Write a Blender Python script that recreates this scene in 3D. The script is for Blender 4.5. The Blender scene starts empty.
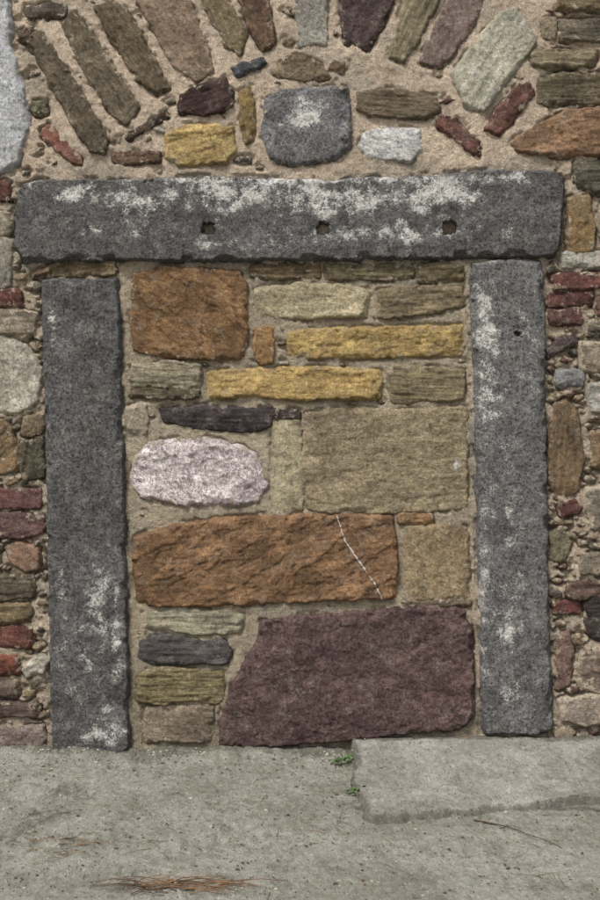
import bpy, math, random
import numpy as np
from mathutils import Vector
random.seed(7); rng=np.random.RandomState(11)
K=0.004; V0=752.0; CAMZ=1.45; CAMD=5.0
def lin(c):
    r=[]
    for v in c:
        v/=255.0
        r.append(v/12.92 if v<=0.04045 else ((v+0.055)/1.055)**2.4)
    return np.array(r)
def des(c,s=.80,b=1.09):
    m=sum(c)/3.0
    return tuple((m+(v-m)*s)*b for v in c)
# ---------------- noise
def _h(ix,iy,s):
    n=(ix.astype(np.int64)*374761393+iy.astype(np.int64)*668265263+int(s)*144269504)&0xffffffff
    n=((n^(n>>13))*1274126177)&0xffffffff
    n=(n^(n>>16))&0xffffffff
    return n/4294967296.0
def gn(x,y,s=0):
    x0=np.floor(x);y0=np.floor(y);fx=x-x0;fy=y-y0
    u=fx*fx*fx*(fx*(fx*6-15)+10);v=fy*fy*fy*(fy*(fy*6-15)+10)
    def g(dx,dy):
        a=_h(x0+dx,y0+dy,s)*2*math.pi
        return np.cos(a)*(fx-dx)+np.sin(a)*(fy-dy)
    a=g(0,0)*(1-u)+g(1,0)*u;b=g(0,1)*(1-u)+g(1,1)*u
    return (a*(1-v)+b*v)*1.5
def fbm(x,y,s=0,o=4,r=0.5):
    t=0;a=1.0;f=1.0;n=0
    for i in range(o):
        t=t+a*gn(x*f+17.3*i,y*f-9.1*i,s+i*31);n+=a;a*=r;f*=2.03
    return t/n*1.5
def tn(x,y,s=0):
    k=(x+y)*.366025;i=np.floor(x+k);j=np.floor(y+k)
    u=x+k-i;v=y+k-j
    h00=_h(i,j,s);h11=_h(i+1,j+1,s);hx=_h(i+1,j,s);hy=_h(i,j+1,s)
    r=np.where(u>v,h00*(1-u)+hx*(u-v)+h11*v,h00*(1-v)+hy*(v-u)+h11*u)
    return r*2-1
def tf(x,y,s=0,o=3,r=.45):
    t=0;a=1.;f=1.;n=0
    for i in range(o):
        c,d=math.cos(1.1*i+s%7),math.sin(1.1*i+s%7)
        t=t+a*tn((x*c-y*d)*f,(x*d+y*c)*f,s+i*13);n+=a;a*=r;f*=2.17
    return t/n
def ss(a,b,x):
    t=np.clip((x-a)/(b-a),0,1);return t*t*(3-2*t)
def sdf(px,py,P):
    n=len(P);d=np.full(px.shape,1e18);ins=np.zeros(px.shape,bool)
    for i in range(n):
        ax,ay=P[i];bx,by=P[(i+1)%n];ex,ey=bx-ax,by-ay
        wx=px-ax;wy=py-ay
        t=np.clip((wx*ex+wy*ey)/(ex*ex+ey*ey+1e-12),0,1)
        d=np.minimum(d,(wx-t*ex)**2+(wy-t*ey)**2)
        c=((ay>py)!=(by>py))
        if ey!=0: ins^=c&(px<ex*(py-ay)/ey+ax)
    d=np.sqrt(d);return np.where(ins,d,-d)
def chaikin(P,n=1,r=0.1):
    for _ in range(n):
        Q=[]
        for i in range(len(P)):
            a=P[i];b=P[(i+1)%len(P)]
            Q.append((a[0]*(1-r)+b[0]*r,a[1]*(1-r)+b[1]*r));Q.append((a[0]*r+b[0]*(1-r),a[1]*r+b[1]*(1-r)))
        P=Q
    return P
def R(x0,y0,x1,y1,j=None):
    w=x1-x0;h=y1-y0
    if j is None: j=min(w,h)*0.14
    q=lambda:random.uniform(-j,j)
    P=[(x0+abs(q()),y0+abs(q()))]
    if w>50:P.append((x0+w*random.uniform(.15,.4),y0+q()*.7))
    P.append((x0+w*random.uniform(.6,.85),y0+q()*.7));P.append((x1-abs(q()),y0+abs(q())))
    P.append((x1+q()*.6,y0+h*random.uniform(.35,.65)));P.append((x1-abs(q()),y1-abs(q())))
    if w>50:P.append((x0+w*random.uniform(.6,.85),y1+q()*.7))
    P.append((x0+w*random.uniform(.15,.4),y1+q()*.7));P.append((x0+abs(q()),y1-abs(q())))
    P.append((x0+q()*.6,y0+h*random.uniform(.35,.65)))
    return P
# ---------------- mesh builder
def faces_of(k,shape):
    H,W=shape;idx=np.full(H*W,-1,np.int64);idx[k]=np.arange(k.sum());idx=idx.reshape(H,W)
    a=idx[:-1,:-1];b=idx[:-1,1:];c=idx[1:,1:];d=idx[1:,:-1];m=(a>=0)&(b>=0)&(c>=0)&(d>=0)
    return np.stack([a[m],d[m],c[m],b[m]],1)
def grid_mesh(name,co,keep,shape,attrs,mat,parent=None):
    k=keep.ravel()
    return raw_mesh(name,co.reshape(-1,3)[k],faces_of(k,shape),{n:v.reshape(-1,3)[k] for n,v in attrs.items()},mat,parent)
def raw_mesh(name,V,F,attrs,mat,parent=None,smooth=True):
    me=bpy.data.meshes.new(name)
    me.vertices.add(len(V));me.vertices.foreach_set('co',np.asarray(V,np.float32).ravel())
    nf=len(F);k=F.shape[1]
    me.loops.add(nf*k);me.loops.foreach_set('vertex_index',F.astype(np.int32).ravel())
    me.polygons.add(nf);me.polygons.foreach_set('loop_start',np.arange(0,nf*k,k,dtype=np.int32))
    try: me.polygons.foreach_set('loop_total',np.full(nf,k,np.int32))
    except Exception: pass
    me.update(calc_edges=True);me.validate()
    me.polygons.foreach_set('use_smooth',np.full(len(me.polygons),smooth))
    for n,v in attrs.items():
        at=me.attributes.new(n,'FLOAT_VECTOR','POINT');at.data.foreach_set('vector',np.asarray(v,np.float32).ravel())
    me.materials.append(mat)
    ob=bpy.data.objects.new(name,me);bpy.context.scene.collection.objects.link(ob)
    if parent: ob.parent=parent
    return ob
def empty(name):
    o=bpy.data.objects.new(name,None);bpy.context.scene.collection.objects.link(o);return o
# ---------------- node helper
class NT:
    def __init__(s,name):
        s.m=bpy.data.materials.new(name);s.m.use_nodes=True;s.t=s.m.node_tree;s.n=s.t.nodes;s.l=s.t.links
        s.b=s.n['Principled BSDF'];s.tc=s.n.new('ShaderNodeTexCoord').outputs['Object']
    def put(s,i,v):
        if v is None:return
        if hasattr(v,'is_output'):s.l.new(v,i)
        else:
            if isinstance(v,(tuple,list,np.ndarray)) and len(v)==3 and i.type=='RGBA':v=(*v,1)
            i.default_value=v
    def noise(s,vec,scale,detail=4,rough=.55,dist=0):
        n=s.n.new('ShaderNodeTexNoise');s.put(n.inputs['Vector'],vec);n.inputs['Scale'].default_value=scale
        n.inputs['Detail'].default_value=detail;n.inputs['Roughness'].default_value=rough;n.inputs['Distortion'].default_value=dist
        return n.outputs['Fac']
    def vor(s,vec,scale,out='Distance',feat='F1'):
        n=s.n.new('ShaderNodeTexVoronoi');n.feature=feat;s.put(n.inputs['Vector'],vec);n.inputs['Scale'].default_value=scale
        return n.outputs[out]
    def M(s,op,a,b=None,c=None,clamp=False):
        n=s.n.new('ShaderNodeMath');n.operation=op;n.use_clamp=clamp
        for i,v in enumerate((a,b,c)):
            if v is not None:s.put(n.inputs[i],v)
        return n.outputs[0]
    def rng(s,v,a,b,c=0,d=1):
        n=s.n.new('ShaderNodeMapRange');n.interpolation_type='SMOOTHSTEP'
        for i,q in enumerate((v,a,b,c,d)):s.put(n.inputs[i],q)
        return n.outputs[0]
    def mix(s,f,a,b,mode='MIX'):
        n=s.n.new('ShaderNodeMix');n.data_type='RGBA';n.blend_type=mode
        s.put(n.inputs[0],f);s.put(n.inputs[6],a);s.put(n.inputs[7],b);return n.outputs[2]
    def scale(s,col,f):
        n=s.n.new('ShaderNodeVectorMath');n.operation='SCALE';s.put(n.inputs[0],col);s.put(n.inputs['Scale'],f);return n.outputs[0]
    def vmul(s,v,k):
        n=s.n.new('ShaderNodeVectorMath');n.operation='MULTIPLY';s.put(n.inputs[0],v);n.inputs[1].default_value=k;return n.outputs[0]
    def attr(s,name):
        n=s.n.new('ShaderNodeAttribute');n.attribute_name=name;return n.outputs['Vector']
    def sep(s,v):
        n=s.n.new('ShaderNodeSeparateXYZ');s.put(n.inputs[0],v);return n.outputs[0],n.outputs[1],n.outputs[2]
    def ctr(s,a,k):
        return s.M('ADD',1-.5*k,s.M('MULTIPLY',a,k))
    def done(s,col,h,rough=.9,dist=.01,strength=1,spec=.25):
        s.put(s.b.inputs['Base Color'],col);s.put(s.b.inputs['Roughness'],rough);s.b.inputs['Specular IOR Level'].default_value=spec
        if h is not None:
            n=s.n.new('ShaderNodeBump');n.inputs['Distance'].default_value=dist;n.inputs['Strength'].default_value=strength
            s.put(n.inputs['Height'],h);s.l.new(n.outputs[0],s.b.inputs['Normal'])
        return s.m
def stone_mat():
    t=NT('weathered_stone')
    c1=t.attr('Col');c2=t.attr('Col2');st,pit,lime=t.sep(t.attr('P'));smear,vein,gr=t.sep(t.attr('Q'));L=t.attr('loc')
    g=t.noise(t.tc,210,3,.8);g2=t.noise(t.tc,60,6,.82);md=t.noise(L,13,8,.78,.5)
    sv=t.vmul(L,(7,60,1));sk=t.noise(sv,1.0,7,.75,.4)
    sel=t.M('ADD',md,t.M('MULTIPLY',t.M('SUBTRACT',sk,.5),t.M('MULTIPLY',st,.9)))
    col=t.mix(t.rng(sel,.44,.58),c1,c2)
    vn=t.noise(t.vmul(L,(1,1.6,1)),8,9,.75,.6);vm=t.M('MULTIPLY',t.rng(vn,.49,.56),vein)
    vn2=t.noise(t.vmul(L,(1.5,1,1)),12,7,.75,.8);vm2=t.M('MULTIPLY',t.rng(t.M('ABSOLUTE',t.M('SUBTRACT',vn2,.5)),.0,.026,1,0),vein)
    col=t.mix(t.M('MAXIMUM',t.M('MULTIPLY',vm,.38),t.M('MULTIPLY',vm2,.85)),col,tuple(lin((92,64,76))))
    wf=t.noise(t.tc,20,9,.82);col=t.mix(t.rng(wf,.51,.64,0,.38),col,tuple(lin((146,140,128))))
    wd=t.noise(t.vmul(t.tc,(1,1,1.3)),8,9,.85)
    dkp=t.noise(t.tc,33,8,.85)
    k=t.M('MULTIPLY',t.ctr(g,1.8),t.ctr(g2,2.2));k=t.M('MULTIPLY',k,t.ctr(wd,1.5))
    k=t.M('MULTIPLY',k,t.rng(dkp,.37,.47,.6,1))
    k=t.M('MULTIPLY',k,t.M('ADD',1,t.M('MULTIPLY',t.M('MULTIPLY',t.M('SUBTRACT',sk,.5),st),2.4)))
    pv=t.noise(t.tc,120,4,.8,.3);pm=t.M('MULTIPLY',t.rng(pv,.32,.45,1,0),pit)
    k=t.M('MULTIPLY',k,t.M('SUBTRACT',1,t.M('MULTIPLY',pm,.5)))
    k=t.M('MULTIPLY',k,t.M('ADD',1,t.M('MULTIPLY',t.rng(pv,.58,.7),t.M('MULTIPLY',pit,.5))))
    k=t.M('MAXIMUM',k,.15)
    col=t.scale(col,k)
    sn=t.noise(t.tc,30,8,.82)
    sm=t.rng(t.M('ADD',smear,t.M('MULTIPLY',t.M('SUBTRACT',sn,.5),2.4)),.52,.66)
    mc=t.scale(tuple(lin((182,169,149))),t.ctr(g,1.5))
    col=t.mix(t.M('MULTIPLY',sm,.85),col,mc)
    ln=t.noise(t.tc,20,10,.88);ln2=t.M('MULTIPLY',t.M('SUBTRACT',g,.5),1.0)
    lb=t.M('ADD',lime,t.M('MULTIPLY',t.M('SUBTRACT',ln,.5),2.8))
    lm=t.rng(t.M('ADD',lb,ln2),.52,.74)
    lm=t.M('MULTIPLY',lm,t.M('SUBTRACT',1,t.M('MULTIPLY',pm,.85)))
    veil=t.rng(lb,.25,.9,0,.22)
    col=t.mix(veil,col,tuple(lin((176,174,168))))
    col=t.mix(t.M('MULTIPLY',lm,.82),col,t.scale(tuple(lin((226,223,217))),t.ctr(g2,.8)))
    h=t.M('ADD',t.M('MULTIPLY',g,.34),t.M('MULTIPLY',g2,.6))
    h=t.M('ADD',h,t.M('MULTIPLY',t.M('MULTIPLY',sk,st),1.2))
    h=t.M('SUBTRACT',h,t.M('MULTIPLY',pm,.45))
    h=t.M('ADD',h,t.M('MULTIPLY',t.M('ADD',lm,sm),.08))
    return t.done(col,h,.9,.015,1,.2)
def mortar_mat():
    t=NT('lime_mortar');c=t.attr('Col')
    g=t.noise(t.tc,230,3,.85);g2=t.noise(t.tc,60,7,.85);g3=t.noise(t.tc,9,8,.8)
    v=t.vor(t.tc,135);vr,_,_=t.sep(t.vor(t.tc,135,'Color'))
    peb=t.M('MULTIPLY',t.rng(v,.2,.42,1,0),t.rng(vr,.55,.6))
    k=t.M('MULTIPLY',t.ctr(g,2.2),t.ctr(g2,2.0));k=t.M('MAXIMUM',k,.2)
    col=t.scale(c,k)
    col=t.mix(t.rng(g3,.5,.62,0,.6),col,t.scale(col,.68))
    pc=t.mix(t.rng(vr,.75,.77),tuple(lin((120,106,94))),tuple(lin((222,212,196))))
    col=t.mix(t.M('MULTIPLY',peb,.6),col,pc)
    h=t.M('ADD',t.M('ADD',t.M('MULTIPLY',g,.45),t.M('MULTIPLY',g2,1.1)),t.M('MULTIPLY',peb,.4))
    return t.done(col,h,.95,.015,1,.15)
def ground_mat(name,ca,cb,cc,cd):
    t=NT(name)
    a=t.noise(t.tc,1.4,10,.74,.4);b=t.noise(t.vmul(t.tc,(1,.55,1)),9,9,.85);g=t.noise(t.tc,170,4,.85);g2=t.noise(t.vmul(t.tc,(1,.5,1)),45,6,.85);a2=t.noise(t.vmul(t.tc,(1,.7,1)),3.1,9,.8,.3)
    col=t.mix(t.rng(a,.42,.56),ca,cb);col=t.mix(t.rng(b,.47,.6,0,.65),col,cc);col=t.mix(t.rng(a2,.5,.62,0,.6),col,cd)
    pv=t.vmul(t.tc,(1,.6,1))
    v=t.vor(pv,80);vr,vg,_=t.sep(t.vor(pv,80,'Color'))
    peb=t.M('MULTIPLY',t.rng(v,.15,.36,1,0),t.rng(vr,.66,.7))
    pc=t.mix(t.rng(vg,.45,.55),tuple(lin((82,79,72))),tuple(lin((192,188,178))))
    k=t.M('MULTIPLY',t.ctr(g,1.9),t.ctr(g2,1.9));k=t.M('MAXIMUM',k,.2)
    col=t.scale(col,k);col=t.mix(t.M('MULTIPLY',peb,.6),col,pc)
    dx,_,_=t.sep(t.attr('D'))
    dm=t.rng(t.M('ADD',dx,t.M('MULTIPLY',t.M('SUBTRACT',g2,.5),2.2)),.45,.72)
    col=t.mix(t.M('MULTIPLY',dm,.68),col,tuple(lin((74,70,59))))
    h=t.M('ADD',t.M('ADD',t.M('MULTIPLY',g,.4),t.M('MULTIPLY',g2,.9)),t.M('MULTIPLY',peb,.5))
    return t.done(col,h,.95,.012,1,.15)
def plain(name,c,c2,sc=60):
    t=NT(name);n=t.noise(t.tc,sc,4,.6)
    return t.done(t.mix(t.rng(n,.35,.65),tuple(lin(c)),tuple(lin(c2))),n,.8,.002,1)
STONE=stone_mat();MORTAR=mortar_mat()
# ---------------- stones
wall=empty('stone_wall');infill=empty('blocked_doorway_infill')
TY={ # streak,pit,amp,terrace,edge,thick
 'rough':(.3,.3,.006,.0035,2,.012),'strata':(1.,.15,.003,.004,2,.013),'sand':(.35,.15,.004,.0066,2,.014),
 'basalt':(.0,1.,.0025,.0,2.4,.036),'slate':(.6,.1,.003,.004,1.8,.012),'quartz':(.1,.3,.012,.004,2.5,.014),
 'brick':(.3,.3,.004,.002,2.,.011),'purple':(.05,.5,.008,.0050,2.6,.020)}
ALL=[]
def stone_data(P,c1,c2,ty,step=1.2,t=None,warp=2.0,lime=0.,smear=.5,vein=0.,seed=None,limef=None,holes=(),edge=None,facets=3,ang=None,ch=1,crack=None,tilt=True,grow=1.6,cr=.05,lvl=0.0,fine=1.,trot=0.,tas=1.):
    st,pit,amp,ter,ed,th=TY[ty]
    if t is None:t=th*random.uniform(.7,1.4)
    if edge is None:edge=ed
    if seed is None:seed=random.randint(1,99999)
    P=chaikin(P,ch,cr);A=np.array(P);x0,y0=A.min(0)-7;x1,y1=A.max(0)+7
    edge=min(edge,.3*min(x1-x0-14,y1-y0-14))
    xs=np.arange(x0,x1,step);ys=np.arange(y0,y1,step);X,Y=np.meshgrid(xs,ys)
    Xw=X+warp*(1.2*tf(X/17,Y/17,seed,3,.6)+.5*fbm(X/7,Y/7,seed+60,3));Yw=Y+warp*(1.2*tf(X/17,Y/17,seed+77,3,.6)+.5*fbm(X/7,Y/7,seed+61,3))
    d=sdf(Xw,Yw,P)+grow
    C=A.mean(0)
    if ang is None:
        u,s_,vt=np.linalg.svd(A-C);a=math.atan2(vt[0][1],vt[0][0])
    else:a=math.radians(ang)
    lx=(X-C[0])*math.cos(a)+(Y-C[1])*math.sin(a);ly=-(X-C[0])*math.sin(a)+(Y-C[1])*math.cos(a)
    ew=edge*(1+2.6*ss(.05,.45,tf(X/20,Y/20,seed+50,2)) )
    p=np.clip(d/ew,0,1);prof=1-(1-p)**1.5
    h=t*prof
    inn=ss(0,.7,p)
    h+=inn*amp*(.7*tf(lx/42,ly/24,seed+5,3,.4)+.5*fbm(lx/30,ly/22,seed+4,5,.65))
    h+=inn*fine*(.0022*fbm(X/5,Y/5,seed+9,3,.65)+.002*tf(X/9,Y/7,seed+19,2))
    h+=inn*st*.0055*fbm(lx/60,ly/4.5,seed+6,3,.6)
    f=np.zeros(X.shape)
    if ter>0:
        cr_,sr_=math.cos(math.radians(trot)),math.sin(math.radians(trot))
        tx=lx*cr_+ly*sr_;ty_=-lx*sr_+ly*cr_
        q=(.75*fbm(tx/75,ty_/24/tas,seed+8,5,.55)+.45*tf(tx/60,ty_/22/tas,seed+18,3)+1.2)*2.6;f=np.floor(q);fr=q-f
        h+=inn*ter*.75*(f+ss(.0,.07,fr)+.25*fr-3.3)
    rx=max(abs(lx).max(),1);ry=max(abs(ly).max(),1)
    rs=np.random.RandomState(seed%99991)
    for i in range(facets):
        th_=rs.uniform(0,2*math.pi);dx,dy=math.cos(th_),math.sin(th_)
        ext=abs(dx)*rx+abs(dy)*ry;off=rs.uniform(.45,.8)*ext
        h-=np.clip((lx*dx+ly*dy)-off,0,None)*K*rs.uniform(.05,.2)*inn*min(1,40/ext+.3)
    if tilt: h+=inn*.005*(rs.uniform(-1,1)*lx/rx+rs.uniform(-1,1)*ly/ry)
    h=np.where(p>0,np.maximum(h,.005*prof),h)
    if crack is not None:
        dc=np.full(X.shape,1e9)
        for (ax,ay),(bx,by) in zip(crack[:-1],crack[1:]):
            ex,ey=bx-ax,by-ay;tt=np.clip(((X-ax)*ex+(Y-ay)*ey)/(ex*ex+ey*ey),0,1)
            dc=np.minimum(dc,np.hypot(X-ax-tt*ex,Y-ay-tt*ey))
    for hx,hy,hr in holes:
        rr=np.maximum(abs(X-hx),abs(Y-hy)*1.05)*.6+.4*np.hypot(X-hx,Y-hy)+2.2*fbm(X/5,Y/5,seed+3,3);h-=.1*ss(hr+.8,hr-1.8,rr)
    h=h+lvl
    h=np.where(d<0,lvl-.001+d*K*2.2,h)
    keep=d>-4
    co=np.stack([(X-300)*K,-h,(V0-Y)*K],-1)
    b=1+.28*fbm(X/45,Y/45,seed+20,4)
    if ter>0: b=b*(1+.2*(_h(f,f*0,seed)-.5)*2)
    m=ss(-.3,.3,fbm(lx/30,ly/18,seed+21,4))
    C1=lin(des(c1));C2=lin(des(c2))
    cc=(C1+(C2-C1)*.55*m[...,None])*b[...,None];cd=(C2+(C1-C2)*.3*m[...,None])*b[...,None]
    lm=np.full(X.shape,float(lime)) 
    if limef is not None: lm=limef(X,Y)
    lm=lm+.3*fbm(X/30,Y/22,seed+30,4,.6)*(1 if (lime>0 or limef is not None) else 0)
    if crack is not None: lm=np.maximum(lm,.80*ss(1.5,.2,dc+.9*fbm(X/5,Y/5,5,3)));
    sm=smear*ss(11,0,d+7*fbm(X/20,Y/20,seed+40,4))
    o=np.ones(X.shape)
    return co,keep,X.shape,{'Col':cc,'Col2':cd,'P':np.stack([o*st,o*pit,lm],-1),'Q':np.stack([sm,o*vein,o],-1),
        'loc':np.stack([lx*K+seed%50,ly*K,o*(seed%37)],-1)}
def S(par,name,P,c1,c2=None,ty='rough',**kw):
    if c2 is None:c2=tuple(int(v*.72) for v in c1)
    ALL.append(P)
    co,k,sh,at=stone_data(P,c1,c2,ty,**kw)
    return grid_mesh(name,co,k,sh,at,STONE,par)
def blob(base,*L):
    def f(X,Y):
        r=np.full(X.shape,float(base))
        for x,y,rx,ry,a in L: r=np.maximum(r,base+(a-base)*np.exp(-(((X-x)/rx)**2+((Y-y)/ry)**2)))
        return r
    return f
BA=(100,99,98);BA2=(74,73,72)
S(None,'stone_lintel',[(22,186),(40,180),(120,180),(200,177),(330,180),(430,176),(500,170),(552,171),(563,180),(563,205),(558,250),(548,258),(400,260),(200,262),(22,262),(14,246),(17,200)],BA,BA2,'basalt',step=1.0,warp=1.7,smear=.1,
  limef=blob(.08,(75,194,40,14,.66),(120,200,55,14,.70),(130,228,60,14,.52),(220,196,75,20,.74),(330,200,90,24,.77),(430,194,75,24,.77),(380,236,140,16,.6),(500,180,50,10,.7),(230,245,80,10,.55),(300,182,260,7,.74)),
  holes=((209,230,5.8),(323,230,5.5),(449,229,6.5)),t=.042,facets=2,tilt=False,grow=.5)
S(None,'stone_door_jamb',[(42,281),(60,279),(117,278),(120,300),(124,450),(128,600),(130,746),(122,753),(90,755),(53,754),(49,600),(45,400)],BA,BA2,'basalt',step=1.0,warp=1.3,smear=.1,
  limef=blob(.06,(85,640,42,110,.42),(95,590,22,40,.54),(105,730,26,35,.6),(118,640,8,90,.6),(54,320,6,60,.48),(66,600,12,50,.5)),t=.036,facets=1,tilt=False,ang=90,grow=.5,cr=.04)
S(None,'stone_door_jamb',[(469,263),(500,260),(541,259),(544,300),(546,450),(548,600),(552,726),(546,733),(482,733),(479,600),(475,450)],(112,111,110),(84,83,82),'basalt',step=1.0,warp=1.3,smear=.1,
  limef=blob(.08,(485,320,18,60,.76),(488,395,17,55,.74),(500,500,30,100,.40),(506,618,28,50,.55),(508,690,24,30,.5),(482,560,8,160,.56),(530,330,20,80,.38)),t=.036,facets=1,tilt=False,ang=90,holes=((517,335,2.6),),grow=.5,cr=.04)
# ---- infill
I=infill
S(I,'brown_block',[(133,274),(165,268),(240,271),(247,285),(246,350),(240,361),(180,359),(135,352),(130,320)],(146,110,70),(104,75,49),'sand',t=.018,trot=35,fine=1.1)
S(I,'shim',R(250,264,320,279),(120,102,72),None,'strata');S(I,'shim',R(324,264,415,280),(124,112,82),None,'strata');S(I,'shim',R(418,264,463,282),(132,118,84),None,'strata')
S(I,'cream_block',[(256,288),(300,284),(350,286),(367,289),(370,300),(366,316),(310,319),(262,317),(254,305)],(186,172,136),(152,138,104),'rough',smear=.45,t=.015)
S(I,'olive_block',[(378,292),(420,286),(462,288),(464,305),(440,312),(400,318),(377,317)],(136,121,90),(102,90,66),'strata')
S(I,'small_block',R(254,326,275,363),(152,116,70),(118,86,52),'sand')
S(I,'ochre_block',[(288,332),(330,329),(400,327),(462,326),(464,342),(460,355),(400,357),(330,358),(290,356)],(182,153,90),(146,118,68),'sand',t=.017)
S(I,'green_grey_block',R(130,362,200,390),(156,147,118),(120,113,90),'strata',smear=.6);S(I,'shim',R(132,389,199,398,1),(116,104,80),None,'strata')
S(I,'ochre_block',[(208,372),(260,369),(330,368),(380,371),(382,385),(378,399),(300,399),(250,397),(210,399)],(174,145,86),(138,111,64),'sand',t=.017)
S(I,'olive_block',R(387,366,466,402),(144,129,96),(110,97,70),'strata')
S(I,'pale_chip',R(124,405,150,432),(164,152,128),None,'rough',smear=.7)
S(I,'slate_block',[(160,408),(200,406),(240,409),(271,407),(272,425),(255,432),(200,428),(165,422)],(80,70,69),(58,51,52),'slate',smear=.25,t=.014)
S(I,'slate_chip',R(270,409,299,418,1),(78,66,62),None,'slate')
S(I,'quartz_block',[(138,452),(150,443),(176,440),(206,438),(243,446),(258,459),(267,484),(260,500),(234,505),(180,503),(142,497),(132,484),(134,464)],(212,202,198),(192,178,178),'quartz',vein=1.,smear=.55,warp=2.6,t=.014,cr=.03,fine=1.4)
S(I,'cream_upright',R(272,419,302,511,2),(182,170,136),(154,142,110),'rough',smear=.45)
S(I,'large_tan_block',[(306,414),(340,408),(400,410),(466,407),(468,450),(467,508),(400,513),(330,512),(308,508),(303,460)],(154,138,107),(128,114,87),'rough',smear=.5,t=.012,limef=blob(.0,(456,463,6,8,.8)))
S(I,'large_brown_block',[(135,538),(160,528),(200,521),(260,516),(340,515),(393,517),(397,545),(396,598),(300,601),(200,606),(150,606),(138,600),(133,570)],(140,104,70),(98,72,50),'sand',t=.022,step=1.1,smear=.25,crack=[(337,516),(345,540),(362,565),(374,582),(383,600)],fine=1.1,trot=-26)
S(I,'brown_chip',R(398,513,434,525),(150,114,76),None,'sand')
S(I,'tan_block',R(403,526,470,600,4),(154,133,99),(128,109,80),'rough',smear=.5,t=.012)
S(I,'tan_shim',R(402,600,470,607,1),(126,110,88),None,'rough')
S(I,'large_purple_block',[(256,640),(262,622),(300,616),(380,610),(445,605),(462,610),(473,630),(475,712),(466,727),(400,734),(320,742),(238,749),(220,746),(221,715),(236,680)],(104,80,77),(74,56,54),'purple',t=.026,step=1.1,smear=.15,warp=2.2,fine=1.4,trot=25,tas=2.6)
S(I,'pale_green_block',[(143,614),(180,608),(230,611),(243,616),(242,632),(200,635),(150,628)],(168,160,134),(136,130,104),'strata',smear=.5)
S(I,'dark_slate_block',[(137,640),(165,635),(225,641),(232,652),(228,663),(180,665),(137,662)],(92,85,83),(68,63,62),'slate',smear=.25,t=.015,seed=40)
S(I,'mossy_block',R(137,669,225,702,3),(146,131,92),(112,102,70),'strata',smear=.45)
S(I,'grey_brown_block',R(143,706,213,742,3),(138,122,101),(112,97,80),'rough',smear=.5)
# ---- voussoirs & tympanum
W=wall
def V(P,c1,c2=None,ty='strata',n='arch_voussoir',**k): S(W,n,P,c1,c2,ty,**k)
V([(24,34),(40,32),(62,62),(86,100),(108,140),(104,153),(90,152),(68,118),(50,84),(36,58)],(112,100,80),(82,72,58))
V([(62,24),(72,12),(88,28),(115,68),(138,108),(128,126),(114,118),(90,82),(72,50)],(130,117,92),(92,82,66))
V([(94,8),(112,0),(128,12),(150,52),(169,88),(157,95),(138,80),(114,44)],(124,109,84),(94,80,60))
V([(133,-25),(175,-28),(190,0),(206,40),(214,72),(196,82),(172,66),(152,30),(138,0)],(144,122,100),(116,96,78),'rough')
V([(192,-30),(218,-30),(232,8),(247,32),(240,55),(226,48),(212,22)],(138,122,90),(108,94,68))
V([(232,-30),(256,-30),(268,0),(275,44),(262,50),(250,30),(240,0)],(128,100,76),(92,68,54))
V([(298,-40),(324,-40),(328,10),(327,46),(300,47),(296,10)],(150,145,132),(116,112,104),'rough',lime=.25)
V([(342,-30),(402,-30),(393,2),(382,28),(368,51),(345,44),(341,15)],(92,74,72),(68,53,52),'slate')
V([(412,-30),(446,-30),(438,2),(424,34),(404,62),(388,58),(396,32)],(144,132,102),(116,106,80))
V([(455,-20),(492,-20),(484,4),(468,36),(442,68),(420,62),(432,34)],(128,108,98),(98,82,76),'rough')
V([(498,14),(518,8),(536,40),(512,74),(484,112),(468,108),(450,76),(472,48)],(172,166,146),(140,136,118),'rough',lime=.34)
V([(518,85),(531,83),(533,94),(515,120),(497,136),(484,130),(496,112)],(122,82,70),(90,60,52),'brick')
V([(440,115),(456,119),(480,142),(479,156),(458,143),(437,126)],(114,76,65),(84,56,50),'brick')
V([(266,98),(275,91),(310,88),(345,87),(351,100),(351,145),(340,158),(300,166),(270,160),(261,130)],(120,120,121),(92,92,94),'basalt',n='keystone',t=.024,limef=blob(.1,(306,118,24,18,.85)),edge=4)
V([(272,74),(288,57),(300,56),(320,64),(334,78),(300,82)],(138,118,90),None,'rough',n='rubble')
V([(357,92),(390,89),(436,97),(440,112),(425,119),(380,117),(357,112)],(134,117,92),(106,92,72),'strata',n='rubble')
V([(364,134),(385,126),(419,130),(421,150),(410,162),(370,158),(360,145)],(192,191,186),(160,159,156),'rough',n='rubble',lime=.3)
V([(180,95),(205,84),(225,78),(232,92),(232,108),(205,116),(180,114)],(84,62,56),(60,45,43),'slate',n='rubble')
V([(241,92),(250,86),(254,110),(253,140),(246,144),(241,125)],(160,132,78),None,'sand',n='rubble')
V([(166,135),(185,126),(210,124),(234,128),(236,150),(225,162),(180,166),(166,158)],(182,154,94),(142,116,70),'sand',n='rubble')
V([(231,68),(262,57),(266,64),(236,79)],(86,88,92),None,'slate',n='rubble')
V([(124,138),(148,122),(166,111),(169,116),(148,130),(128,143)],(84,68,56),None,'slate',n='rubble')
V([(42,130),(50,126),(80,154),(81,164),(72,163),(44,138)],(134,86,70),(100,64,54),'brick',n='rubble')
V(R(33,101,48,115),(112,108,84),None,'rough',n='rubble')
V(R(26,5,66,18),(98,88,74),None,'slate',n='rubble')
V(R(20,30,34,42),(104,86,70),None,'slate',n='rubble')
V(R(112,151,160,164),(118,92,74),None,'rough',n='rubble')
V([(-60,-30),(6,-30),(10,40),(24,95),(28,130),(16,165),(-10,176),(-60,170)],(186,188,190),(158,160,164),'rough',n='rubble',lime=.4,t=.018)
V(R(-20,182,11,203),(118,72,62),None,'brick',n='rubble')
V(R(-30,210,12,236),(150,140,120),None,'rough',n='rubble',smear=.7)
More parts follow.
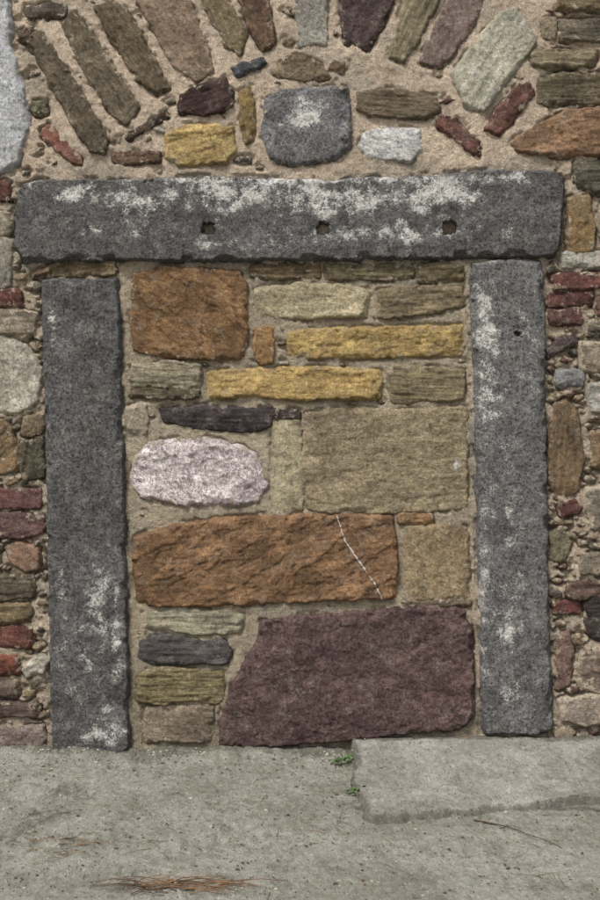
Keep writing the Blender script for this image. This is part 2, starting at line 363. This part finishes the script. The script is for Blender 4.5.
V(R(-30,238,15,290),(154,148,130),(124,118,104),'rough',n='rubble')
V(R(-30,290,23,308),(112,68,60),None,'brick',n='rubble')
V(R(-30,312,36,334),(144,132,112),None,'rough',n='rubble',smear=.8)
V(R(52,262,116,277,1),(134,114,82),None,'strata',n='rubble')
V([(-30,345),(0,336),(25,345),(42,370),(38,400),(18,413),(-30,410)],(190,183,164),(158,151,134),'rough',n='rubble',smear=.5)
V(R(-30,424,17,474),(140,110,72),(100,82,58),'sand',n='rubble');V(R(20,440,46,480),(112,104,82),None,'strata',n='rubble')
V(R(22,416,44,436),(128,110,84),None,'rough',n='rubble')
V(R(-30,488,42,509),(114,75,68),(84,58,56),'brick',n='rubble');V(R(-30,513,45,536),(112,82,78),(84,62,60),'brick',n='rubble')
V([(6,548),(20,543),(38,548),(39,568),(26,573),(10,562)],(146,112,88),None,'sand',n='rubble')
V(R(-30,542,4,570),(96,88,72),None,'strata',n='rubble');V(R(-30,574,34,600),(98,88,70),None,'strata',n='rubble');V(R(-30,603,32,624),(134,114,80),None,'strata',n='rubble')
V(R(-30,628,32,648),(124,76,64),None,'brick',n='rubble');V(R(-30,655,19,677),(126,72,58),None,'brick',n='rubble')
V([(22,668),(40,655),(50,660),(44,672),(26,676)],(196,188,168),None,'rough',n='rubble')
V(R(-30,682,18,698),(120,102,88),None,'rough',n='rubble');V(R(-20,702,38,719),(104,84,76),None,'strata',n='rubble');V(R(-25,725,44,748),(148,130,120),(120,102,94),'rough',n='rubble')
V(R(556,-14,620,12),(134,114,84),None,'strata',n='rubble');V(R(560,18,640,42),(112,102,84),None,'strata',n='rubble');V(R(532,50,596,67),(136,122,94),None,'strata',n='rubble')
V(R(536,74,640,106,3),(124,112,86),(94,84,64),'strata',n='rubble')
V([(512,142),(528,130),(566,112),(600,107),(640,108),(640,150),(600,154),(560,157),(516,152)],(138,105,76),(104,78,56),'sand',n='rubble',t=.02)
V(R(540,18,556,40),(150,134,108),None,'rough',n='rubble')
V(R(575,160,640,194),(98,92,76),None,'strata',n='rubble');V([(568,198),(590,196),(595,225),(592,252),(568,252)],(156,128,84),(118,94,62),'sand',n='rubble')
V(R(598,200,640,248),(150,136,110),None,'rough',n='rubble')
V(R(562,253,640,269,2),(176,171,156),None,'rough',n='rubble')
V(R(552,273,625,290),(114,72,64),None,'brick',n='rubble');V(R(549,292,592,306),(104,66,60),None,'brick',n='rubble');V(R(549,310,581,325),(96,62,58),None,'brick',n='rubble')
V(R(588,320,640,337),(112,102,88),None,'strata',n='rubble');V([(546,352),(560,338),(572,333),(575,342),(560,352),(548,360)],(86,72,70),None,'slate',n='rubble')
V(R(580,342,640,372),(150,136,112),None,'rough',n='rubble',smear=.8);V(R(596,296,640,316),(122,86,72),None,'brick',n='rubble')
V(R(556,371,584,387),(148,149,149),None,'rough',n='rubble',lime=.2);V(R(590,380,640,416),(174,170,158),None,'rough',n='rubble',lime=.2)
V([(556,404),(566,400),(577,415),(585,460),(576,494),(556,499),(548,478),(549,440)],(134,110,80),(102,82,60),'strata',n='rubble')
V(R(560,501,579,516),(104,64,58),None,'brick',n='rubble');V([(549,535),(562,528),(571,545),(562,562),(549,560)],(128,120,92),None,'rough',n='rubble')
V(R(566,580,604,598),(116,92,78),None,'strata',n='rubble');V(R(580,552,640,574),(152,140,118),None,'rough',n='rubble')
V(R(584,598,640,640),(66,57,53),None,'slate',n='rubble',t=.02);V(R(553,601,580,614),(112,66,58),None,'brick',n='rubble')
V([(556,640),(568,632),(574,650),(568,685),(558,690)],(132,104,92),None,'rough',n='rubble');V(R(580,648,640,692),(152,131,114),None,'rough',n='rubble',smear=.8)
V(R(560,698,640,722),(156,141,124),None,'rough',n='rubble',smear=.8)
V(R(590,430,640,470),(136,110,80),(106,84,60),'sand',n='rubble');V(R(586,485,640,530),(152,142,122),None,'rough',n='rubble',smear=.7)
# ---- merged extra stones
PAL=[(140,122,96),(126,112,88),(110,80,70),(152,136,110),(108,100,86),(96,85,78),(168,160,144),(148,128,94),(106,74,66),(130,106,80)]
def merged(name,items):
    VV=[];FF=[];AT={};off=0
    for (P,c,ty,kw) in items:
        co,k,sh,at=stone_data(P,c,tuple(int(v*.75) for v in c),ty,**kw)
        kk=k.ravel()
        if kk.sum()<4: continue
        FF.append(faces_of(kk,sh)+off);VV.append(co.reshape(-1,3)[kk]);off+=kk.sum()
        for n,v in at.items():AT.setdefault(n,[]).append(v.reshape(-1,3)[kk])
    raw_mesh(name,np.concatenate(VV),np.concatenate(FF),{n:np.concatenate(v) for n,v in AT.items()},STONE,wall)
chips=[];placed=[]
def mind(x,y):
    m=-1e9
    for P in ALL:
        xs=[p[0] for p in P];ys=[p[1] for p in P]
        if x<min(xs)-22 or x>max(xs)+22 or y<min(ys)-22 or y>max(ys)+22: continue
        m=max(m,float(sdf(np.array([x]),np.array([y]),P)[0]))
    return m
tries=0
while tries<5200:
    tries+=1
    side=(random.random()<.5)
    if side: x=random.choice([random.uniform(0,44),random.uniform(550,600)]);y=random.uniform(265,745)
    else: x=random.uniform(0,600);y=random.uniform(0,745)
    inside=120<x<476 and y>262
    if not inside and y<175 and random.random()<.8: continue
    r=random.choice([4,5,6,8,10,12]) if tries<2500 else random.choice([2.5,3.5,5,6])
    if inside:r=min(r,3.6)
    if inside and random.random()<.75: continue
    if mind(x,y)>-(r*.75+1.5) or any(math.hypot(x-a,y-b)<(r+q)*.9+1.5 for a,b,q in placed): continue
    placed.append((x,y,r));n=random.choice([4,5,5]);a0=random.uniform(0,6.28);e=random.uniform(1.1,1.7);ra=random.gauss(0,.3)
    P=[]
    for i in range(n):
        a=a0+(i+random.uniform(-.25,.25))*2*math.pi/n;rr=r*random.uniform(.8,1.1);px=rr*math.cos(a)*e;py=rr*math.sin(a)*.8
        P.append((x+px*math.cos(ra)-py*math.sin(ra),y+px*math.sin(ra)+py*math.cos(ra)))
    chips.append((P,random.choice(PAL),'rough',dict(t=.006+r*.0006,warp=1,smear=.6,step=1.1,facets=1,grow=0)))
merged('mortar_fragments',chips)
sur=[]
def fill(x0,x1,y0,y1):
    y=y0
    while y<y1-12:
        h=min(random.uniform(24,62),y1-y);x=x0+random.uniform(-10,10)
        while x<x1-15:
            w=min(random.uniform(35,130),x1-x);
            sur.append((R(x+3,y+3,x+w-3,y+h-4),random.choice(PAL),random.choice(['rough','strata','sand','rough']),dict(step=4,warp=3,edge=4,t=.018,fine=0)))
            x+=w
        y+=h
fill(-700,-34,-380,745);fill(644,1300,-380,745);fill(-34,644,-380,-42)
merged('surrounding_rubble',sur)
# ---- mortar sheet
xs=np.concatenate([np.arange(-710,-20,7),np.arange(-20,620,1.3),np.arange(620,1311,7)])
ys=np.concatenate([np.arange(-390,-16,7),np.arange(-16,775,1.3)])
X,Y=np.meshgrid(xs,ys)
DF=np.full(X.shape,-1e3)
for P in ALL+[c[0] for c in chips]:
    A=np.array(P);i0,i1=np.searchsorted(xs,[A[:,0].min()-14,A[:,0].max()+14]);j0,j1=np.searchsorted(ys,[A[:,1].min()-14,A[:,1].max()+14])
    if i1<=i0 or j1<=j0: continue
    DF[j0:j1,i0:i1]=np.maximum(DF[j0:j1,i0:i1],sdf(X[j0:j1,i0:i1],Y[j0:j1,i0:i1],P))
inside=ss(118,130,X)*ss(478,466,X)*ss(255,265,Y)
sides=np.clip(ss(60,40,X)+ss(540,552,X),0,1)
h=.004*fbm(X/30,Y/30,3,5,.6)+.004*fbm(X/7,Y/7,4,4,.7)+.003+.001*inside
h+=(1-inside)*.005*fbm(X/16,Y/16,8,5,.65)
gm=ss(-.15,.2,fbm(X/26,Y/26,33,4))*(.75+.8*sides)
h-=.015*gm*ss(-5.5,-1.5,DF+1.5*fbm(X/6,Y/6,34,2))
h-=sides*.014*ss(.0,.5,fbm(X/20,Y/14,36,4))
co=np.stack([(X-300)*K,-h,(V0-Y)*K],-1)
up=ss(200,150,Y)
cA=lin((210,192,170));cB=lin((190,175,154));cC=lin((178,165,143))
col=cA*up[...,None]+cB*(1-up)[...,None];col=col*(1-inside[...,None])+cC*inside[...,None]
n=fbm(X/60,Y/60,12,5,.6);col=col*(1+.28*n[...,None])
rd=ss(.1,.5,fbm(X/40,Y/40,15,4))*(1-inside)*ss(540,560,X);col=col*(1-.4*rd[...,None])+lin((166,140,124))*.4*rd[...,None]
gy_=ss(.1,.5,fbm(X/50,Y/50,16,5))*.5;col=col*(1-gy_[...,None])+lin((160,154,140))*gy_[...,None]
low=ss(640,750,Y)*.2;col=col*(1-low[...,None])
grid_mesh('mortar',co,np.ones(X.shape,bool),X.shape,{'Col':col},MORTAR,wall)
bx0,bx1,bz1=(-710-300)*K,(1310-300)*K,(V0+390)*K
vv=np.array([(x,y,z) for x in(bx0,bx1) for y in(.06,.55) for z in(-.3,bz1)])
ff=np.array([[0,1,3,2],[4,6,7,5],[0,4,5,1],[2,3,7,6],[1,5,7,3],[0,2,6,4]])
raw_mesh('wall_core',vv,ff,{'Col':np.tile(lin((182,165,140)),(8,1))},MORTAR,wall,smooth=False)
# ---------------- ground
def gp(u,v,z=0.):
    dz=(V0-v)*K;t=(CAMZ-z)/(CAMZ-dz);return (u-300)*K*t,-CAMD+CAMD*t
def gz(x,y):
    z=.009*fbm(x*2.2,y*2.2,50,4)+.006*fbm(x*14,y*10,51,4,.65)+.003*fbm(x*40,y*30,58,3,.6)
    z=z+.024*ss(-.17,-.0,y+.04*fbm(x*4,y*4,57,3))*(1+.9*fbm(x*6,y*9,52,4,.6))
    return z
def geo(a,b,n):return np.sign(b)*np.geomspace(abs(a),abs(b),n)
gx=np.concatenate([geo(1.9,-300,26)[::-1],np.arange(-1.88,1.88,.0065),geo(1.9,300,26)])
gy=np.concatenate([geo(2.3,-300,26)[::-1],np.arange(-2.28,.1,.0065),geo(.12,300,20)])
X,Y=np.meshgrid(gx,gy);near=ss(4,2,np.hypot(X,Y))
Z=gz(X,Y)*near
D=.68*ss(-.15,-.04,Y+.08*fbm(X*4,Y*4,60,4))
GA=ground_mat('worn_concrete_ground',tuple(lin((152,151,141))),tuple(lin((136,135,124))),tuple(lin((113,112,99))),tuple(lin((162,161,151))))
D=np.maximum(D,.72*ss(.07,.0,np.abs(Y+.68+.03*fbm(X*6,Y,61)))*ss(.1,.2,X))
D=np.maximum(D,.60*ss(.1,.6,fbm(X*1.6,Y*1.3,62,6,.65)))
cm=ss(-.1,.25,fbm(X*.9,Y*.9,67,2));ck=np.abs(fbm(X*1.1+3,Y*1.3,66,6,.6));D=np.maximum(D,1.0*ss(.012,.003,ck)*cm);Z=Z-.006*near*ss(.014,.003,ck)*cm
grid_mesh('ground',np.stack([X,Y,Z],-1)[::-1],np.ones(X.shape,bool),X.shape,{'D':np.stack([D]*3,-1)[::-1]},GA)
sp=[(352,742),(420,737),(480,735),(560,731),(760,722),(760,796),(600,795),(520,802),(440,808),(385,814),(366,812),(352,780)]
P=[gp(u,v,.03) for u,v in sp];P=[(p[0],max(min(p[1],.0),-1)) if i>4 else (p[0],.02) for i,p in enumerate(P)]
A=np.array(P);xs=np.arange(A[:,0].min()-.03,A[:,0].max()+.03,.006);ys=np.arange(A[:,1].min()-.03,.03,.006)
X,Y=np.meshgrid(xs,ys)
d=sdf(X+.03*tf(X*8,Y*8,70,4,.6),Y+.03*tf(X*8,Y*8,71,4,.6),chaikin(P,1))
ew=.012*(1+3*ss(-.1,.5,tf(X*5,Y*5,75,3)))
p=np.clip(d/ew,0,1);Z=.024+.040*ss(-.62,0,Y)+.008*fbm(X*3,Y*3,72,4)+.007*fbm(X*14,Y*10,73,5,.65)
Z=Z*(1-(1-p)**1.8)-.004*(d<0)+np.where(d<0,d,0)*.8
SL=ground_mat('old_concrete_slab',tuple(lin((160,158,150))),tuple(lin((144,142,133))),tuple(lin((120,118,107))),tuple(lin((170,168,160))))
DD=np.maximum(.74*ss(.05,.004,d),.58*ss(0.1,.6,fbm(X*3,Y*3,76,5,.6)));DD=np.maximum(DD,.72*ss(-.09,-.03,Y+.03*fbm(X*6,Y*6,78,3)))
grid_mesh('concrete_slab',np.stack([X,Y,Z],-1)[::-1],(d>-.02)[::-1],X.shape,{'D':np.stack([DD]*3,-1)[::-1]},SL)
def surf(x,y):
    return float(gz(np.array([x]),np.array([y]))[0])
import bmesh
bm=bmesh.new()
for i in range(1500):
    if random.random()<.45: x=random.uniform(-1.5,1.3);y=-abs(random.gauss(0,.08))-.03
    else: x=random.uniform(-1.4,1.4);y=random.uniform(-1.6,0)
    if x>.18 and y>-.7: 
        if y<-.62 or random.random()<.7: continue
        z=.024+.040*max(0,min(1,1+y/.6))
    else: z=surf(x,y)
    r=random.choice([.0022,.003,.003,.004,.005,.006]) if random.random()<.96 else random.uniform(.008,.013)
    ret=bmesh.ops.create_icosphere(bm,subdivisions=1,radius=r)
    sx,sy,sz=random.uniform(.8,1.5),random.uniform(.7,1.2),random.uniform(.5,.8);a=random.uniform(0,3)
    for v in ret['verts']:
        c=v.co*random.uniform(.7,1.15);c=Vector((c.x*sx,c.y*sy,c.z*sz));v.co=Vector((c.x*math.cos(a)-c.y*math.sin(a)+x,c.x*math.sin(a)+c.y*math.cos(a)+y,c.z+z))
me=bpy.data.meshes.new('gravel');bm.to_mesh(me);bm.free()
me.materials.append(plain('gravel_stone',(80,77,70),(170,164,152),12));o=bpy.data.objects.new('gravel',me);bpy.context.scene.collection.objects.link(o)
def strands(name,L,mat):
    Vs=[];Fs=[]
    for pts,r in L:
        b=len(Vs);n=len(pts)
        for i,pt in enumerate(pts):
            q=Vector(pts[min(i+1,n-1)])-Vector(pts[max(i-1,0)]);q.normalize();s=q.cross(Vector((0,0,1)));
            if s.length<.01:s=Vector((1,0,0))
            s.normalize();u=s.cross(q);rr=r*(1-.7*i/(n-1))
            for k in range(4):
                a=k*math.pi/2;Vs.append(tuple(Vector(pt)+s*math.cos(a)*rr+u*math.sin(a)*rr))
        for i in range(n-1):
            for k in range(4):
                Fs.append([b+i*4+k,b+i*4+(k+1)%4,b+i*4+4+(k+1)%4,b+i*4+4+k])
    return raw_mesh(name,np.array(Vs),np.array(Fs),{},mat)
def strand(x,y,L,a,bend,lift=.004,n=6):
    pts=[]
    for i in range(n):
        s=i/(n-1);aa=a+bend*s
        pts.append((x,y,surf(x,y)+.003+lift*math.sin(s*3.1)));x+=L/(n-1)*math.cos(aa);y+=L/(n-1)*math.sin(aa)
    return pts
L=[]
for i in range(42):
    u=random.gauss(178,24);v=random.gauss(889,3.5);x,y=gp(u,v);L.append((strand(x,y,random.uniform(.08,.22),random.gauss(0,.25)+random.choice([0,math.pi]),random.uniform(-.4,.4),random.uniform(.004,.022)),random.uniform(.0011,.0026)))
for i in range(60):
    x,y=gp(random.uniform(0,600),random.uniform(775,895));
    if x>.15 and y>-.72: continue
    L.append((strand(x,y,random.uniform(.03,.12),random.uniform(0,6.28),random.uniform(-.6,.6),.003),.0011))
for i in range(34):
    x,y=gp(random.gauss(50,30),random.gauss(848,8));L.append((strand(x,y,random.uniform(.03,.10),random.gauss(0,.8),random.uniform(-.6,.6),.004),.0012))
strands('pine_needles',L,plain('dry_needle',(132,102,74),(70,54,42),9))
x,y=gp(474,821);x2,y2=gp(562,848)
strands('twig',[(strand(x,y,math.hypot(x2-x,y2-y),math.atan2(y2-y,x2-x)+.1,-.2,.006,9),.003),(strand(*gp(500,830),.07,-.1,.3,.01),.0014)],plain('twig_bark',(84,64,50),(60,48,38)))
Vs=[];Fs=[]
def leaf(c,a,l,w,el,fold=.3):
    b=len(Vs);d=Vector((math.cos(a)*math.cos(el),math.sin(a)*math.cos(el),math.sin(el)));s=Vector((-math.sin(a),math.cos(a),0))
    for t,ww in((0,.05),(.25,.8),(.55,1),(.8,.6),(1,.04)):
        m=Vector(c)+d*l*t-Vector((0,0,1))*l*.25*t*t
        Vs.extend([tuple(m-s*w*ww+Vector((0,0,w*ww*fold))),tuple(m),tuple(m+s*w*ww+Vector((0,0,w*ww*fold)))])
    for i in range(4):
        k=b+i*3;Fs.extend([[k,k+1,k+4,k+3],[k+1,k+2,k+5,k+4]])
for u,v,zz in((345,764,.02),(336,766,.015),(350,762,.02),(358,794,.008),(352,797,.01),(364,792,.01)):
    x,y=gp(u,v)
    for i in range(14): leaf((x+random.gauss(0,.015),y+random.gauss(0,.012),max(surf(x,y),0)+zz*.3+.008),random.uniform(0,6.28),random.uniform(.018,.036),random.uniform(.004,.008),random.uniform(.15,1.0))
raw_mesh('green_weed',np.array(Vs),np.array(Fs),{},plain('weed_leaf',(62,84,48),(84,108,62)))
Vs=[];Fs=[]
for i in range(280):
    if random.random()<.5:x,y=gp(random.uniform(0,600),random.uniform(760,778))
    else:x,y=gp(random.uniform(0,600),random.uniform(775,895))
    if x>.15 and y>-.7: continue
    leaf((x,y,surf(x,y)+.003),random.uniform(0,6.28),random.uniform(.006,.02),random.uniform(.002,.006),random.uniform(0,.25))
raw_mesh('leaf_litter',np.array(Vs),np.array(Fs),{},plain('dead_leaf',(66,54,44),(100,78,58)))
# ---------------- light & camera
w=bpy.data.worlds.new('World');bpy.context.scene.world=w;w.use_nodes=True
nt=w.node_tree;sky=nt.nodes.new('ShaderNodeTexSky');sky.sky_type='NISHITA';sky.sun_disc=False
el=math.radians(57);az=math.radians(212)
sky.sun_elevation=el;sky.sun_rotation=az;sky.air_density=1;sky.dust_density=5;sky.ozone_density=.4
hs=nt.nodes.new('ShaderNodeHueSaturation');hs.inputs['Saturation'].default_value=.3
nt.links.new(sky.outputs[0],hs.inputs['Color']);nt.links.new(hs.outputs[0],nt.nodes['Background'].inputs[0]);nt.nodes['Background'].inputs[1].default_value=.15
sd=bpy.data.lights.new('sun','SUN');sd.energy=2.9;sd.angle=math.radians(12);sd.color=(1,.96,.91)
so=bpy.data.objects.new('sun',sd);bpy.context.scene.collection.objects.link(so)
dirv=Vector((math.sin(az)*math.cos(el),math.cos(az)*math.cos(el),math.sin(el)))
so.rotation_euler=dirv.to_track_quat('Z','Y').to_euler();so.location=dirv*20
cd=bpy.data.cameras.new('camera');cam=bpy.data.objects.new('camera',cd);bpy.context.scene.collection.objects.link(cam)
cam.location=(0,-CAMD,CAMZ);cam.rotation_euler=(math.pi/2,0,0)
cd.sensor_fit='VERTICAL';cd.sensor_height=24;cd.lens=24*CAMD/3.6;cd.shift_y=-(CAMZ-(V0-450)*K)/3.6;cd.clip_end=1000;cd.clip_start=.05
bpy.context.scene.camera=cam
vs=bpy.context.scene.view_settings;vs.view_transform='Standard';vs.look='None';vs.exposure=0;vs.gamma=1
